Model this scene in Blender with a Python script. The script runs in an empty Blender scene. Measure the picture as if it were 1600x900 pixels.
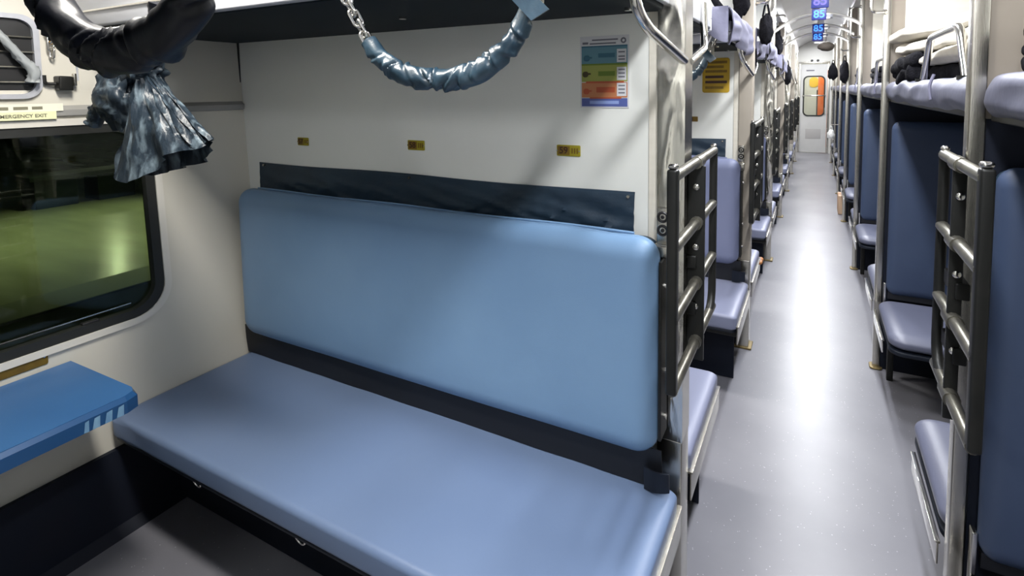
import bpy, bmesh, math, random
from mathutils import Vector, Matrix, noise
import numpy as np
random.seed(7)
SC = bpy.context.scene
COL = SC.collection
P = 1.85            # bay pitch along the coach
NB = 7              # bays in front of the camera
WORD = ['nearest', 'second', 'third', 'fourth', 'fifth', 'sixth', 'seventh']

# ------------------------------------------------------------------ camera
F, CX, CY = 820.27, 860.15, 198.48
YAW, PITCH, ROLL = math.radians(26.654), math.radians(4.065), math.radians(-0.516)
CAM = Vector((2.2656, -1.5344, 1.6198))
fwd = Vector((-math.sin(YAW)*math.cos(PITCH), math.cos(YAW)*math.cos(PITCH), -math.sin(PITCH)))
rgt = Vector((math.cos(YAW), math.sin(YAW), 0)); upv = rgt.cross(fwd)
r2 = rgt*math.cos(ROLL)+upv*math.sin(ROLL); u2 = -rgt*math.sin(ROLL)+upv*math.cos(ROLL)
cd = bpy.data.cameras.new('camera'); cam = bpy.data.objects.new('camera', cd); COL.objects.link(cam)
m = Matrix((r2, u2, -fwd)).transposed().to_4x4(); m.translation = CAM
cam.matrix_world = m
cd.sensor_fit = 'HORIZONTAL'; cd.sensor_width = 36; cd.lens = F*36/1600
cd.shift_x = (800-CX)/1600; cd.shift_y = (CY-450)/1600
cd.clip_start = 0.02; cd.clip_end = 200
SC.camera = cam

# ------------------------------------------------------------------ world, light, exposure
w = bpy.data.worlds.new('night'); SC.world = w; w.use_nodes = True
w.node_tree.nodes['Background'].inputs[0].default_value = (.010, .013, .010, 1)
w.node_tree.nodes['Background'].inputs[1].default_value = 1.0
SC.view_settings.view_transform = 'Standard'; SC.view_settings.look = 'None'
SC.view_settings.gamma = 1; SC.view_settings.use_curve_mapping = False
SC.view_settings.exposure = 0.0
AISLE_W, BAY_W = 23.5, 37.5
AISLE_C, BAY_C = (.95, .97, 1.0), (1.0, .955, .87)
def area(name, loc, sx, sy, power, color, parent=None, rot=(0, 0, 0), spread=180):
    l = bpy.data.lights.new(name, 'AREA'); l.shape = 'RECTANGLE'; l.size = sx; l.size_y = sy
    l.energy = power; l.color = color; l.spread = math.radians(spread)
    o = bpy.data.objects.new(name, l); COL.objects.link(o); o.location = loc; o.rotation_euler = rot
    if parent: o.parent = parent; o.location = Vector(loc)-parent.location
    return o
# the platform outside is lit by one yellow-green flood lamp
def spot(name, loc, target, power, color, size, blend=.6):
    l = bpy.data.lights.new(name, 'SPOT'); l.energy = power; l.color = color; l.spot_size = math.radians(size); l.spot_blend = blend; l.shadow_soft_size = .15
    o = bpy.data.objects.new(name, l); COL.objects.link(o); o.location = loc
    o.rotation_euler = (Vector(target)-Vector(loc)).to_track_quat('-Z', 'Y').to_euler(); return o
spot('platform_lamp_light', (-8.5, 3.5, 5.2), (-7.5, 2.4, -.45), 1350, (.90, 1.0, .58), 66, 1.0)
spot('far_lamp_light', (-19.19, 7.67, 3.55), (-5.05, 1.6, -.45), 60, (.95, 1.0, .70), 24, .9)

# ------------------------------------------------------------------ materials
def mat(name, base, rough=.5, metal=0., col2=None, scale=8., bump=0., bscale=40., spec=.5, stretch=(1, 1, 1), contrast=(.35, .65), bstretch=None, coat=0.):
    M = bpy.data.materials.new(name); M.use_nodes = True; nt = M.node_tree; b = nt.nodes['Principled BSDF']
    b.inputs['Roughness'].default_value = rough; b.inputs['Metallic'].default_value = metal
    b.inputs['Specular IOR Level'].default_value = spec
    if coat: b.inputs['Coat Weight'].default_value = coat; b.inputs['Coat Roughness'].default_value = .2
    b.inputs['Base Color'].default_value = (*base, 1)
    tc = nt.nodes.new('ShaderNodeTexCoord')
    def mp(s):
        n = nt.nodes.new('ShaderNodeMapping'); n.inputs['Scale'].default_value = s
        nt.links.new(tc.outputs['Object'], n.inputs['Vector']); return n.outputs['Vector']
    if col2:
        n = nt.nodes.new('ShaderNodeTexNoise'); n.inputs['Scale'].default_value = scale; n.inputs['Detail'].default_value = 5
        nt.links.new(mp(stretch), n.inputs['Vector'])
        r = nt.nodes.new('ShaderNodeValToRGB'); r.color_ramp.elements[0].position = contrast[0]; r.color_ramp.elements[1].position = contrast[1]
        r.color_ramp.elements[0].color = (*base, 1); r.color_ramp.elements[1].color = (*col2, 1)
        nt.links.new(n.outputs['Fac'], r.inputs['Fac']); nt.links.new(r.outputs['Color'], b.inputs['Base Color'])
    if bump:
        n = nt.nodes.new('ShaderNodeTexNoise'); n.inputs['Scale'].default_value = bscale; n.inputs['Detail'].default_value = 4
        nt.links.new(mp(bstretch or stretch), n.inputs['Vector'])
        u = nt.nodes.new('ShaderNodeBump'); u.inputs['Strength'].default_value = bump; u.inputs['Distance'].default_value = .01
        nt.links.new(n.outputs['Fac'], u.inputs['Height']); nt.links.new(u.outputs['Normal'], b.inputs['Normal'])
    return M
def emis(name, color, strength):
    M = bpy.data.materials.new(name); M.use_nodes = True; b = M.node_tree.nodes['Principled BSDF']
    b.inputs['Base Color'].default_value = (*[min(1, c) for c in color], 1); b.inputs['Emission Color'].default_value = (*color, 1); b.inputs['Emission Strength'].default_value = strength
    return M
VINYL = mat('blue_vinyl', (.120, .172, .288), .42, col2=(.132, .186, .304), scale=3, bump=.05, bscale=300, spec=.45)
VINYLB = mat('back_vinyl', (.158, .270, .435), .44, col2=(.176, .294, .46), scale=3, bump=.05, bscale=300, spec=.45)
SIDEV = mat('side_seat_vinyl', (.092, .100, .150), .4, col2=(.105, .113, .165), scale=4, bump=.06, bscale=250)
SIDEB = mat('side_back_vinyl', (.032, .050, .100), .5, col2=(.038, .058, .112), scale=3, bump=.12, bscale=14)
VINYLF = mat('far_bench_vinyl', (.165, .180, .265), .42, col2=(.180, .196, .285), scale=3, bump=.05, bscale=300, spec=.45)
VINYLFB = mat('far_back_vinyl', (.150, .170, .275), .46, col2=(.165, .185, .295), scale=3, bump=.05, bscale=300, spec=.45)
POSTB = mat('dull_brass', (.16, .12, .05), .5, .6)
NAVY = mat('navy_rexine', (.013, .028, .048), .45, col2=(.018, .038, .062), scale=6, bump=.08, bscale=120)
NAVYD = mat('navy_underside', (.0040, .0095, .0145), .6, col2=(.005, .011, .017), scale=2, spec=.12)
NAVYB = mat('dark_board', (.006, .009, .017), .5, spec=.3)
FLAP = mat('black_flap', (.003, .004, .008), .6)
LAM = mat('cream_laminate', (.76, .765, .72), .32, col2=(.79, .795, .75), scale=1.5, spec=.5)
WALLM = mat('side_wall_grp', (.56, .54, .475), .38, col2=(.59, .565, .50), scale=2)
CREAM = mat('cream_panel', (.66, .62, .53), .4, col2=(.70, .66, .57), scale=5, stretch=(1, 1, 9))
PILT = mat('pillar_taupe', (.34, .30, .25), .38, col2=(.37, .33, .275), scale=3)
TAUPE = mat('taupe_panel', (.23, .20, .165), .4, col2=(.27, .235, .195), scale=3)
KICK = mat('navy_kick_and_shade', (.006, .009, .018), .6, spec=.2, col2=(.008, .010, .018), scale=6)  # navy skirting; doubles as painted shade under seats and berths
STEEL = mat('brushed_steel', (.50, .48, .43), .26, 1., col2=(.46, .44, .395), scale=10, stretch=(6, 6, .6), bump=.04, bscale=60)
STEELR = mat('wrinkled_steel', (.74, .71, .64), .24, 1., bump=.25, bscale=14, bstretch=(2.2, 2.2, .6))
CHROME = mat('chrome', (.72, .70, .66), .16, 1.)
DARKST = mat('dark_steel', (.009, .0095, .009), .42, 0., col2=(.013, .013, .012), scale=14, spec=.3)  # on the ladder bars, dark reflections of the steel put into the colour
RUNG = mat('worn_rung_steel', (.25, .24, .20), .34, .85, col2=(.15, .142, .12), scale=18)
BLACKP = mat('black_plastic', (.010, .010, .011), .45)
RUBBER = mat('black_rubber', (.012, .013, .012), .5)
BLANKET = mat('black_wool', (.0045, .0045, .006), .95, col2=(.010, .010, .013), scale=60, bump=.5, bscale=180, spec=.08)
LINEN = mat('white_linen', (.46, .43, .37), .85, col2=(.52, .49, .43), scale=9, bump=.25, bscale=25)
SHEET = mat('lavender_sheet', (.125, .125, .185), .8, col2=(.16, .16, .225), scale=7, bump=.2, bscale=30)
BERTHC = mat('berth_vinyl_lavender', (.072, .075, .112), .48, col2=(.092, .095, .135), scale=6, bump=.15, bscale=20)
GREYF = mat('grey_fascia', (.42, .43, .47), .35, .15, col2=(.47, .48, .52), scale=4, stretch=(1, 8, 8))
DENIM = mat('sheen_blue_rexine', (.016, .038, .060), .33, col2=(.032, .066, .095), scale=14, spec=.7, bump=.12, bscale=60, contrast=(.45, .68))
KNOTM = mat('sheen_mottled_rexine', (.012, .020, .030), .42, col2=(.14, .185, .22), scale=26, spec=.4, bump=.4, bscale=45, contrast=(.50, .74), stretch=(1.3, 1.3, .55))  # pale mottling puts the sheen of the creases into the colour
SLEEVED = mat('shaded_sleeve', (.003, .004, .008), .40, spec=.35, bump=.1, bscale=35)  # sleeve rexine with its shade put into a near-black colour
TABLEM = mat('table_blue', (.030, .105, .265), .38, col2=(.036, .120, .290), scale=4, spec=.5)
TABLEE = mat('table_edge_blue', (.012, .062, .175), .3, col2=(.015, .070, .19), scale=5)
WORN = mat('worn_paint', (.20, .36, .52), .5, col2=(.13, .27, .44), scale=40, stretch=(1, 1, .3))
BRASS = mat('brass_plate', (.23, .14, .018), .4, .4, col2=(.17, .10, .02), scale=30)
PLF = mat('plate_field', (.20, .12, .012), .5)
YEL = mat('yellow_plate', (.36, .31, .015), .45, col2=(.30, .25, .012), scale=30)
YELN = mat('yellow_notice', (.52, .34, .010), .5, col2=(.46, .28, .012), scale=12)
AMBER = mat('amber_sticker', (.62, .34, .012), .5)
MAROON = mat('maroon_ink', (.045, .010, .006), .5)
INK = mat('dark_ink', (.055, .04, .012), .6)
INKG = mat('grey_ink', (.20, .19, .13), .6)
PAPER = mat('poster_paper', (.62, .62, .64), .45)
TEAL = mat('poster_teal', (0.091, 0.217, 0.275), .5); TEALD = mat('poster_teal_dark', (.03, .12, .18), .5)
OLIVE = mat('poster_olive', (0.289, 0.318, 0.066), .5); OLIVED = mat('poster_green_dark', (.12, .19, .015), .5)
ORNG = mat('poster_orange', (0.476, 0.181, 0.073), .5); ORNGD = mat('poster_rust', (.40, .075, .025), .5)
PBLUE = mat('poster_blue', (0.080, 0.109, 0.332), .5); PBLUEL = mat('poster_pale_blue', (.25, .33, .62), .5)
PGREY = mat('poster_text_grey', (.14, .14, .17), .6)
DOORM = mat('door_grey', (.46, .46, .46), .4, col2=(.51, .51, .51), scale=3)
ENDW = mat('end_wall_white', (.60, .59, .56), .4, col2=(.64, .63, .60), scale=3)
VESTW = mat('vestibule_white', (.66, .68, .62), .5)
ORANGE = mat('orange_panel', (.72, .16, .035), .45)
CEILM = mat('ceiling_grp', (.44, .43, .43), .30, col2=(.48, .47, .47), scale=3)
RIBM = mat('ceiling_rib', (.62, .60, .56), .25)
LAMPM = emis('lamp_diffuser', (1, .97, .92), 2.2)
LEDB = emis('blue_led', (.05, .25, 1.0), 1.6)
LEDH = mat('led_housing', (.006, .018, .22), .4)
LEDP = emis('purple_led', (.10, .08, .75), 1.0)
PLATF = mat('platform_concrete', (.24, .24, .19), .21, col2=(.36, .36, .29), scale=.7, bump=.15, bscale=4, stretch=(.5, 2, 1))
TRACK = mat('track_ballast', (.05, .065, .06), .9, col2=(.10, .12, .11), scale=5, bump=.8, bscale=9)
DARKC = mat('dark_bench', (.006, .014, .014), .6)
PALE = mat('pale_post', (.42, .43, .38), .6)
NIGHTW = mat('station_wall_dark', (.035, .045, .028), .8, col2=(.07, .085, .05), scale=.7)
WHITEP = mat('white_plastic_bag', (.72, .72, .70), .4, bump=.6, bscale=22)
TAN = mat('tan_box', (.44, .30, .20), .6)
BROWNB = mat('brown_packet', (.42, .17, .05), .5, col2=(.22, .08, .03), scale=30)
HAT = mat('dark_brown_felt', (.035, .027, .020), .8)
# speckled vinyl floor
FLOORM = bpy.data.materials.new('speckled_floor'); FLOORM.use_nodes = True
nt = FLOORM.node_tree; b = nt.nodes['Principled BSDF']; tc = nt.nodes.new('ShaderNodeTexCoord')
n1 = nt.nodes.new('ShaderNodeTexNoise'); n1.inputs['Scale'].default_value = 2.2; n1.inputs['Detail'].default_value = 6
rp = nt.nodes.new('ShaderNodeValToRGB'); rp.color_ramp.elements[0].position = .3; rp.color_ramp.elements[1].position = .7
rp.color_ramp.elements[0].color = (.148, .148, .172, 1); rp.color_ramp.elements[1].color = (.185, .185, .209, 1)
v1 = nt.nodes.new('ShaderNodeTexVoronoi'); v1.inputs['Scale'].default_value = 75; v1.inputs['Randomness'].default_value = 1
lt = nt.nodes.new('ShaderNodeMath'); lt.operation = 'LESS_THAN'; lt.inputs[1].default_value = .14
mx = nt.nodes.new('ShaderNodeMixRGB'); mx.inputs['Color2'].default_value = (.36, .36, .39, 1)
nt.links.new(tc.outputs['Object'], n1.inputs['Vector']); nt.links.new(tc.outputs['Object'], v1.inputs['Vector'])
nt.links.new(n1.outputs['Fac'], rp.inputs['Fac']); nt.links.new(rp.outputs['Color'], mx.inputs['Color1'])
n2 = nt.nodes.new('ShaderNodeTexWhiteNoise'); nt.links.new(v1.outputs['Position'], n2.inputs['Vector'])
gt = nt.nodes.new('ShaderNodeMath'); gt.operation = 'GREATER_THAN'; gt.inputs[1].default_value = .78
ml = nt.nodes.new('ShaderNodeMath'); ml.operation = 'MULTIPLY'
nt.links.new(v1.outputs['Distance'], lt.inputs[0]); nt.links.new(n2.outputs['Value'], gt.inputs[0])
nt.links.new(lt.outputs[0], ml.inputs[0]); nt.links.new(gt.outputs[0], ml.inputs[1])
nt.links.new(ml.outputs[0], mx.inputs['Fac']); nt.links.new(mx.outputs['Color'], b.inputs['Base Color'])
b.inputs['Roughness'].default_value = .33
# tinted window glass
GLASS = bpy.data.materials.new('tinted_glass'); GLASS.use_nodes = True; nt = GLASS.node_tree
for n in list(nt.nodes): nt.nodes.remove(n)
o_ = nt.nodes.new('ShaderNodeOutputMaterial'); t_ = nt.nodes.new('ShaderNodeBsdfTransparent'); g_ = nt.nodes.new('ShaderNodeBsdfGlossy')
t_.inputs[0].default_value = (.80, .88, .72, 1); g_.inputs['Roughness'].default_value = .02
fr = nt.nodes.new('ShaderNodeFresnel'); fr.inputs[0].default_value = 1.42; mm = nt.nodes.new('ShaderNodeMixShader')
nt.links.new(fr.outputs[0], mm.inputs[0]); nt.links.new(t_.outputs[0], mm.inputs[1]); nt.links.new(g_.outputs[0], mm.inputs[2]); nt.links.new(mm.outputs[0], o_.inputs[0])

CLEARG = GLASS.copy(); CLEARG.name = 'clear_glass'
for n in CLEARG.node_tree.nodes:
    if n.type == 'BSDF_TRANSPARENT': n.inputs[0].default_value = (.93, .94, .93, 1)

# ------------------------------------------------------------------ mesh helpers
class G:
    def __init__(s): s.v = []; s.f = []
    def add(s, vs, fs):
        n = len(s.v); s.v += [tuple(v) for v in vs]; s.f += [tuple(i+n for i in f) for f in fs]; return s
    def box(s, x0, x1, y0, y1, z0, z1, bev=0.):
        if bev: return s.rbox(x0, x1, y0, y1, z0, z1, (bev,)*3, seg=2)
        vs = [(x, y, z) for x in (x0, x1) for y in (y0, y1) for z in (z0, z1)]
        return s.add(vs, [(0, 1, 3, 2), (4, 6, 7, 5), (0, 4, 5, 1), (2, 3, 7, 6), (0, 2, 6, 4), (1, 5, 7, 3)])
    def rbox(s, x0, x1, y0, y1, z0, z1, r, seg=4, mid=(1, 1, 1), disp=None):
        c = np.array([(x0+x1)/2, (y0+y1)/2, (z0+z1)/2]); h = np.array([(x1-x0)/2, (y1-y0)/2, (z1-z0)/2])
        r = np.minimum(np.array(r, float), h*.999)
        ax = []
        for a in range(3):
            e = [h[a]-r[a]+r[a]*math.tan(math.pi/4*i/seg) for i in range(seg+1)]
            inner = list(np.linspace(-(h[a]-r[a]), h[a]-r[a], mid[a]+1))[1:-1]
            ax.append([-q for q in reversed(e)]+inner+e)
        vs, ids, fs = [], {}, []
        def vid(p):
            k = tuple(np.round(p, 6))
            if k not in ids:
                inn = np.clip(p, -(h-r), h-r); d = (p-inn)/r; L = np.linalg.norm(d)
                q = inn+r*d/L if L > 1e-9 else p
                q = q+c
                if disp is not None: q = np.array(disp(q, c, h))
                ids[k] = len(vs); vs.append(tuple(q))
            return ids[k]
        for a in range(3):
            b_, c_ = (a+1) % 3, (a+2) % 3
            for sg in (-1, 1):
                for i in range(len(ax[b_])-1):
                    for j in range(len(ax[c_])-1):
                        q = []
                        for (ii, jj) in ((i, j), (i+1, j), (i+1, j+1), (i, j+1)):
                            p = np.zeros(3); p[a] = sg*h[a]; p[b_] = ax[b_][ii]; p[c_] = ax[c_][jj]; q.append(vid(p))
                        if sg < 0: q.reverse()
                        if len(set(q)) == 4: fs.append(tuple(q))
        return s.add(vs, fs)
    def tube(s, pts, r, n=10, closed=False, rad=None, flat=1.):
        pts = [Vector(p) for p in pts]; N = len(pts); rings = []; ref = None
        for i, p in enumerate(pts):
            if closed: t = pts[(i+1) % N]-pts[i-1]
            else: t = pts[min(i+1, N-1)]-pts[max(i-1, 0)]
            t.normalize()
            if ref is None: ref = t.orthogonal().normalized()
            ref = (ref-t*ref.dot(t)).normalized(); bn = t.cross(ref)
            R = rad(i/(N-1)) if rad else r
            rings.append([p+ref*(R*math.cos(2*math.pi*k/n))+bn*(R*flat*math.sin(2*math.pi*k/n)) for k in range(n)])
        vs = [v for rg in rings for v in rg]; fs = []
        for i in range(N if closed else N-1):
            j = (i+1) % N
            for k in range(n): fs.append((i*n+k, i*n+(k+1) % n, j*n+(k+1) % n, j*n+k))
        if not closed: fs += [tuple(reversed(range(n))), tuple((N-1)*n+k for k in range(n))]
        return s.add(vs, fs)
    def cyl(s, p0, p1, r, n=16): return s.tube([p0, p1], r, n)
    def grid(s, f, nu, nv, thick=None):
        vs = [Vector(f(i/nu, j/nv)) for i in range(nu+1) for j in range(nv+1)]
        fs = [(i*(nv+1)+j, (i+1)*(nv+1)+j, (i+1)*(nv+1)+j+1, i*(nv+1)+j+1) for i in range(nu) for j in range(nv)]
        if thick is not None:
            n = len(vs); t = Vector(thick); vs += [v+t for v in vs]; fs2 = [tuple(q+n for q in reversed(f_)) for f_ in fs]
            W = nv+1
            bd = [i*W for i in range(nu+1)]+[nu*W+j for j in range(1, W)]+[i*W+nv for i in range(nu-1, -1, -1)]+[j for j in range(nv-1, 0, -1)]
            fs = fs+fs2+[(bd[i], bd[i-1], bd[i-1]+n, bd[i]+n) for i in range(len(bd))]
        return s.add(vs, fs)
    def prism(s, poly, ext):     # poly: 3-D points, ext: vector
        n = len(poly); e = Vector(ext); vs = [Vector(p) for p in poly]; vs += [v+e for v in vs]
        return s.add(vs, [tuple(range(n)), tuple(reversed(range(n, 2*n)))]+[(i, i+n, (i+1) % n+n, (i+1) % n) for i in range(n)])
    def frame(s, outer, inner, ext):
        n = len(outer); e = Vector(ext); vs = [Vector(p) for p in outer]+[Vector(p) for p in inner]; vs += [v+e for v in vs]; fs = []
        for i in range(n):
            j = (i+1) % n
            fs += [(i, j, n+j, n+i), (2*n+i, 3*n+i, 3*n+j, 2*n+j), (i, 2*n+i, 2*n+j, j), (n+i, n+j, 3*n+j, 3*n+i)]
        return s.add(vs, fs)
def smooth_path(pts, n=6):
    pts = [Vector(p) for p in pts]; out = []
    for i in range(len(pts)-1):
        p0, p1, p2, p3 = pts[max(i-1, 0)], pts[i], pts[i+1], pts[min(i+2, len(pts)-1)]
        for k in range(n):
            t = k/n; out.append(.5*((2*p1)+(p2-p0)*t+(2*p0-5*p1+4*p2-p3)*t*t+(3*p1-p0-3*p2+p3)*t**3))
    return out+[pts[-1]]
def bend(pts, r, n=5):           # polyline with rounded corners
    pts = [Vector(p) for p in pts]; out = [pts[0]]
    for i in range(1, len(pts)-1):
        a, b_, c = pts[i-1], pts[i], pts[i+1]
        u, v = (a-b_), (c-b_); q = min(r, u.length*.49, v.length*.49); u.normalize(); v.normalize()
        A, C = b_+u*q, b_+v*q
        for k in range(n+1):
            t = k/n; out.append(A*(1-t)**2+b_*2*t*(1-t)+C*t*t)
    return out+[pts[-1]]
def rrect(u0, u1, v0, v1, r, n=6):
    out = []
    for (cx, cy, a0) in ((u1-r, v1-r, 0), (u0+r, v1-r, 90), (u0+r, v0+r, 180), (u1-r, v0+r, 270)):
        for k in range(n+1):
            a = math.radians(a0+90*k/n); out.append((cx+r*math.cos(a), cy+r*math.sin(a)))
    return out

def mk(name, g, mt, parent=None, loc=None, smooth=True, angle=38, label=None, cat=None, group=None, kind=None):
    L = Vector(parent.location) if parent is not None else Vector(loc or (0, 0, 0))
    if parent is not None and parent.parent is not None: L = L+Vector(parent.parent.location)
    me = bpy.data.meshes.new(name); me.from_pydata([tuple(Vector(v)-L) for v in g.v], [], g.f); me.materials.append(mt)
    bm = bmesh.new(); bm.from_mesh(me); bmesh.ops.recalc_face_normals(bm, faces=bm.faces); bm.to_mesh(me); bm.free()
    if smooth:
        me.polygons.foreach_set('use_smooth', [True]*len(me.polygons)); me.set_sharp_from_angle(angle=math.radians(angle))
    o = bpy.data.objects.new(name, me); COL.objects.link(o)
    if parent is not None: o.parent = parent
    else: o.location = L
    return tag(o, label, cat, group, kind)
def tag(o, label=None, cat=None, group=None, kind=None):
    if label: o['label'] = label
    if cat: o['category'] = cat
    if group: o['group'] = group
    if kind: o['kind'] = kind
    return o
def thing(name, label, cat, loc, group=None):
    o = bpy.data.objects.new(name, None); COL.objects.link(o); o.location = loc; o.empty_display_size = .05
    return tag(o, label, cat, group)
KIDS = {}
def copy_tree(o, parent=None):
    c = o.copy(); COL.objects.link(c)
    if parent is not None: c.parent = parent
    for ch in [q for q in bpy.data.objects if q.parent == o]: copy_tree(ch, c)
    return c
def dup(o, dy, label, dx=0, dz=0):
    c = copy_tree(o); c.location = o.location+Vector((dx, dy, dz)); c['label'] = label; return c
def struct(name, g, mt, **k): return mk(name, g, mt, kind='structure', **k)
def text(name, s, size, mt, parent, origin, udir, vdir, align='CENTER', ext=.0006):
    cu = bpy.data.curves.new(name, 'FONT'); cu.body = s; cu.size = size; cu.align_x = align; cu.align_y = 'CENTER'; cu.extrude = ext; cu.offset = .012*size
    t = bpy.data.objects.new(name, cu); COL.objects.link(t)
    bpy.context.view_layer.update()
    me = bpy.data.meshes.new_from_object(t.evaluated_get(bpy.context.evaluated_depsgraph_get()))
    bpy.data.objects.remove(t); me.materials.clear(); me.materials.append(mt)
    o = bpy.data.objects.new(name, me); COL.objects.link(o); o.parent = parent
    u, v = Vector(udir).normalized(), Vector(vdir).normalized(); M = Matrix((u, v, u.cross(v))).transposed().to_4x4()
    L = Vector(parent.location)
    M.translation = Vector(origin)-L; o.matrix_local = M; return o
def nz(p, s, seed=0.): return noise.noise(Vector((p[0]*s+seed, p[1]*s+seed*1.7, p[2]*s-seed)))
xw = lambda z: -.06*z                        # the side wall leans out a little

# ================================================================== THE SETTING
Y0, Y1 = -2.6, 7*P                            # rear end, vestibule bulkhead
CZ = 2.42                                     # ceiling over the bays
struct('floor', G().box(-.35, 3.35, Y0, Y1+1.9, -.06, 0), FLOORM, smooth=False)
# window side wall with one emergency window opening
WY0, WY1, WZ0, WZ1, WR = -1.48, -.385, .755, 1.515, .12
def wall_pts(y, z, off=0.): return (xw(z)+off, y, z)
op = rrect(WY0, WY1, WZ0, WZ1, WR, 8)
def wall_panel():
    g = G()
    # ring between the opening and a rectangle, then plain strips fore and aft
    yA, yB, zA, zB = -1.75, -.10, .55, 1.58
    out = []
    for (y, z) in op:
        cy_, cz_ = (WY0+WY1)/2, (WZ0+WZ1)/2
        dy, dz = y-cy_, z-cz_
        t = min(((yB-cy_)/dy if dy > 0 else (yA-cy_)/dy) if abs(dy) > 1e-6 else 9, ((zB-cz_)/dz if dz > 0 else (zA-cz_)/dz) if abs(dz) > 1e-6 else 9)
        out.append((cy_+dy*t, cz_+dz*t))
    n = len(op); vs = [wall_pts(*p) for p in op]+[wall_pts(*p) for p in out]+[wall_pts(p[0], p[1], -.07) for p in op]
    fs = []
    for i in range(n):
        j = (i+1) % n; fs += [(i, j, n+j, n+i), (i, 2*n+i, 2*n+j, j)]
    g.add(vs, fs)
    cs = [(yA, zA), (yB, zA), (yB, zB), (yA, zB)]
    for (c, nb) in ((cs[0], 0), (cs[1], 1), (cs[2], 2), (cs[3], 3)):   # close the corner triangles of the ring
        best = sorted(range(n), key=lambda i: (out[i][0]-c[0])**2+(out[i][1]-c[1])**2)[:2]
        a, b_ = sorted(best)
        if max(abs(out[a][0]-out[b_][0]), abs(out[a][1]-out[b_][1])) > 1e-5: g.add([wall_pts(*out[a]), wall_pts(*out[b_]), wall_pts(*c)], [(0, 1, 2)])
    def strip(ya, yb, za, zb): g.add([wall_pts(ya, za), wall_pts(yb, za), wall_pts(yb, zb), wall_pts(ya, zb)], [(0, 1, 2, 3)])
    strip(Y0, yA, 0, CZ); strip(yB, Y1, 0, CZ); strip(yA, yB, 0, zA); strip(yA, yB, zB, CZ)
    return g
WL = struct('wall_left', wall_panel(), WALLM, smooth=False)
struct('wall_right', G().box(3.22, 3.3, Y0, Y1, 0, 2.6), LAM, smooth=False)
struct('wall_back', G().box(-.3, 3.3, Y0-.05, Y0, 0, 2.8), LAM, smooth=False)
# navy kick skirting coved out of the floor along the side wall
struct('baseboard_left', G().prism([(-.005, Y0, 0), (.05, Y0, 0), (.012, Y0, .03), (.004, Y0, .285), (-.0, Y0, .31), (-.03, Y0, .31)], (0, Y1-Y0, 0)), KICK)
struct('trim_1', G().prism([(xw(1.54), Y0, 1.54), (xw(1.54)+.014, Y0, 1.545), (xw(1.57)+.018, Y0, 1.565), (xw(1.58), Y0, 1.58)], (0, -.005-Y0, 0)), mat('grey_trim', (.30, .295, .28), .4))
struct('baseboard_right', G().box(3.205, 3.22, Y0, Y1, 0, .3), KICK)
# ceiling: flat over the berths, arched over the aisle, cross ribs
def ceil():
    g = G(); N = 12; xs = [-.3, 1.90, 1.901]+[1.901+.738*i/N for i in range(1, N+1)]+[2.64, 3.3]
    zf = lambda x: CZ if x <= 1.9001 else (CZ+.13 if x >= 2.6399 else CZ+.18+.16*math.sin(math.pi*min(1, max(0, (x-1.901)/.738))))
    g.grid(lambda u, v: (xs[round(u*(len(xs)-1))], Y0+(Y1-Y0)*v, zf(xs[round(u*(len(xs)-1))])), len(xs)-1, 1, thick=(0, 0, .05)); return g
struct('ceiling', ceil(), CEILM)
for i, y in enumerate((2*P, 2.5*P, 3*P)):
    N = 14
    def rib(u, v, y=y):
        x = 1.93+.68*u; a = v*2*math.pi
        return (x, y+.05*math.cos(a), 2.262-.12*(abs(2*u-1.05)**2.2)+.016*math.sin(a))
    struct('trim_%d' % (i+2), G().grid(rib, N, 10), RIBM)
# partitions of the bays on the left, with cream edge strips and a navy lower part that paints in the under-seat shade
for k in range(-1, NB):
    y = k*P
    struct('wall_partition', G().box(-.16, 1.858, y, y+.05, .42, CZ), LAM, smooth=False, loc=(0, y, 0))
    struct('wall_partition_base', G().box(-.03, 1.858, y+.001, y+.049, 0, .42), KICK, smooth=False, loc=(0, y, 0))
    if k >= 0:
        struct('trim_edge', G().box(1.826, 1.857, y-.006, y, .46, 1.855, .002), CREAM, loc=(1.84, y, 0))
    def face(u, v, y=y, k=k):
        z = .56+(CZ-.56)*v; x = 1.857+.080*u; e = math.sin(math.pi*u)**.6
        r = max(0, 1-3*abs(nz((x*7+.35*z, z*1.3, 0), 1.9, 3+k)))**1.6+.7*max(0, 1-3*abs(nz((x*9-.8*z, z*2.6, 0), 2.4, 11+k)))**1.6
        return (x, y-.022-.0055*e*r*min(1, v*6), z)
    if k % 2 == 0:
        pl = G().box(1.857, 1.937, y-.021, y+.075, .56, CZ); struct('pillar', pl, STEEL, loc=(1.9, y, 0))
        struct('pillar_cladding', G().grid(face, 14, 150), STEELR, loc=(1.9, y, 0), angle=80)
    else:
        struct('pillar', G().rbox(1.857, 1.937, y-.022, y+.075, .56, CZ, (.006,)*3, 2), PILT, loc=(1.9, y, 0))
    struct('pillar_base', G().box(1.859, 1.936, y-.02, y+.073, 0, .56, .004), STEEL, loc=(1.9, y, 0))
    struct('pillar_foot', G().box(1.85, 1.955, y-.03, y+.083, .0, .012, .003), POSTB, loc=(1.9, y, 0))
struct('trim_corner_seam', G().box(-.112, -.10, -.006, -.001, .45, CZ), RUBBER)
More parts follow.
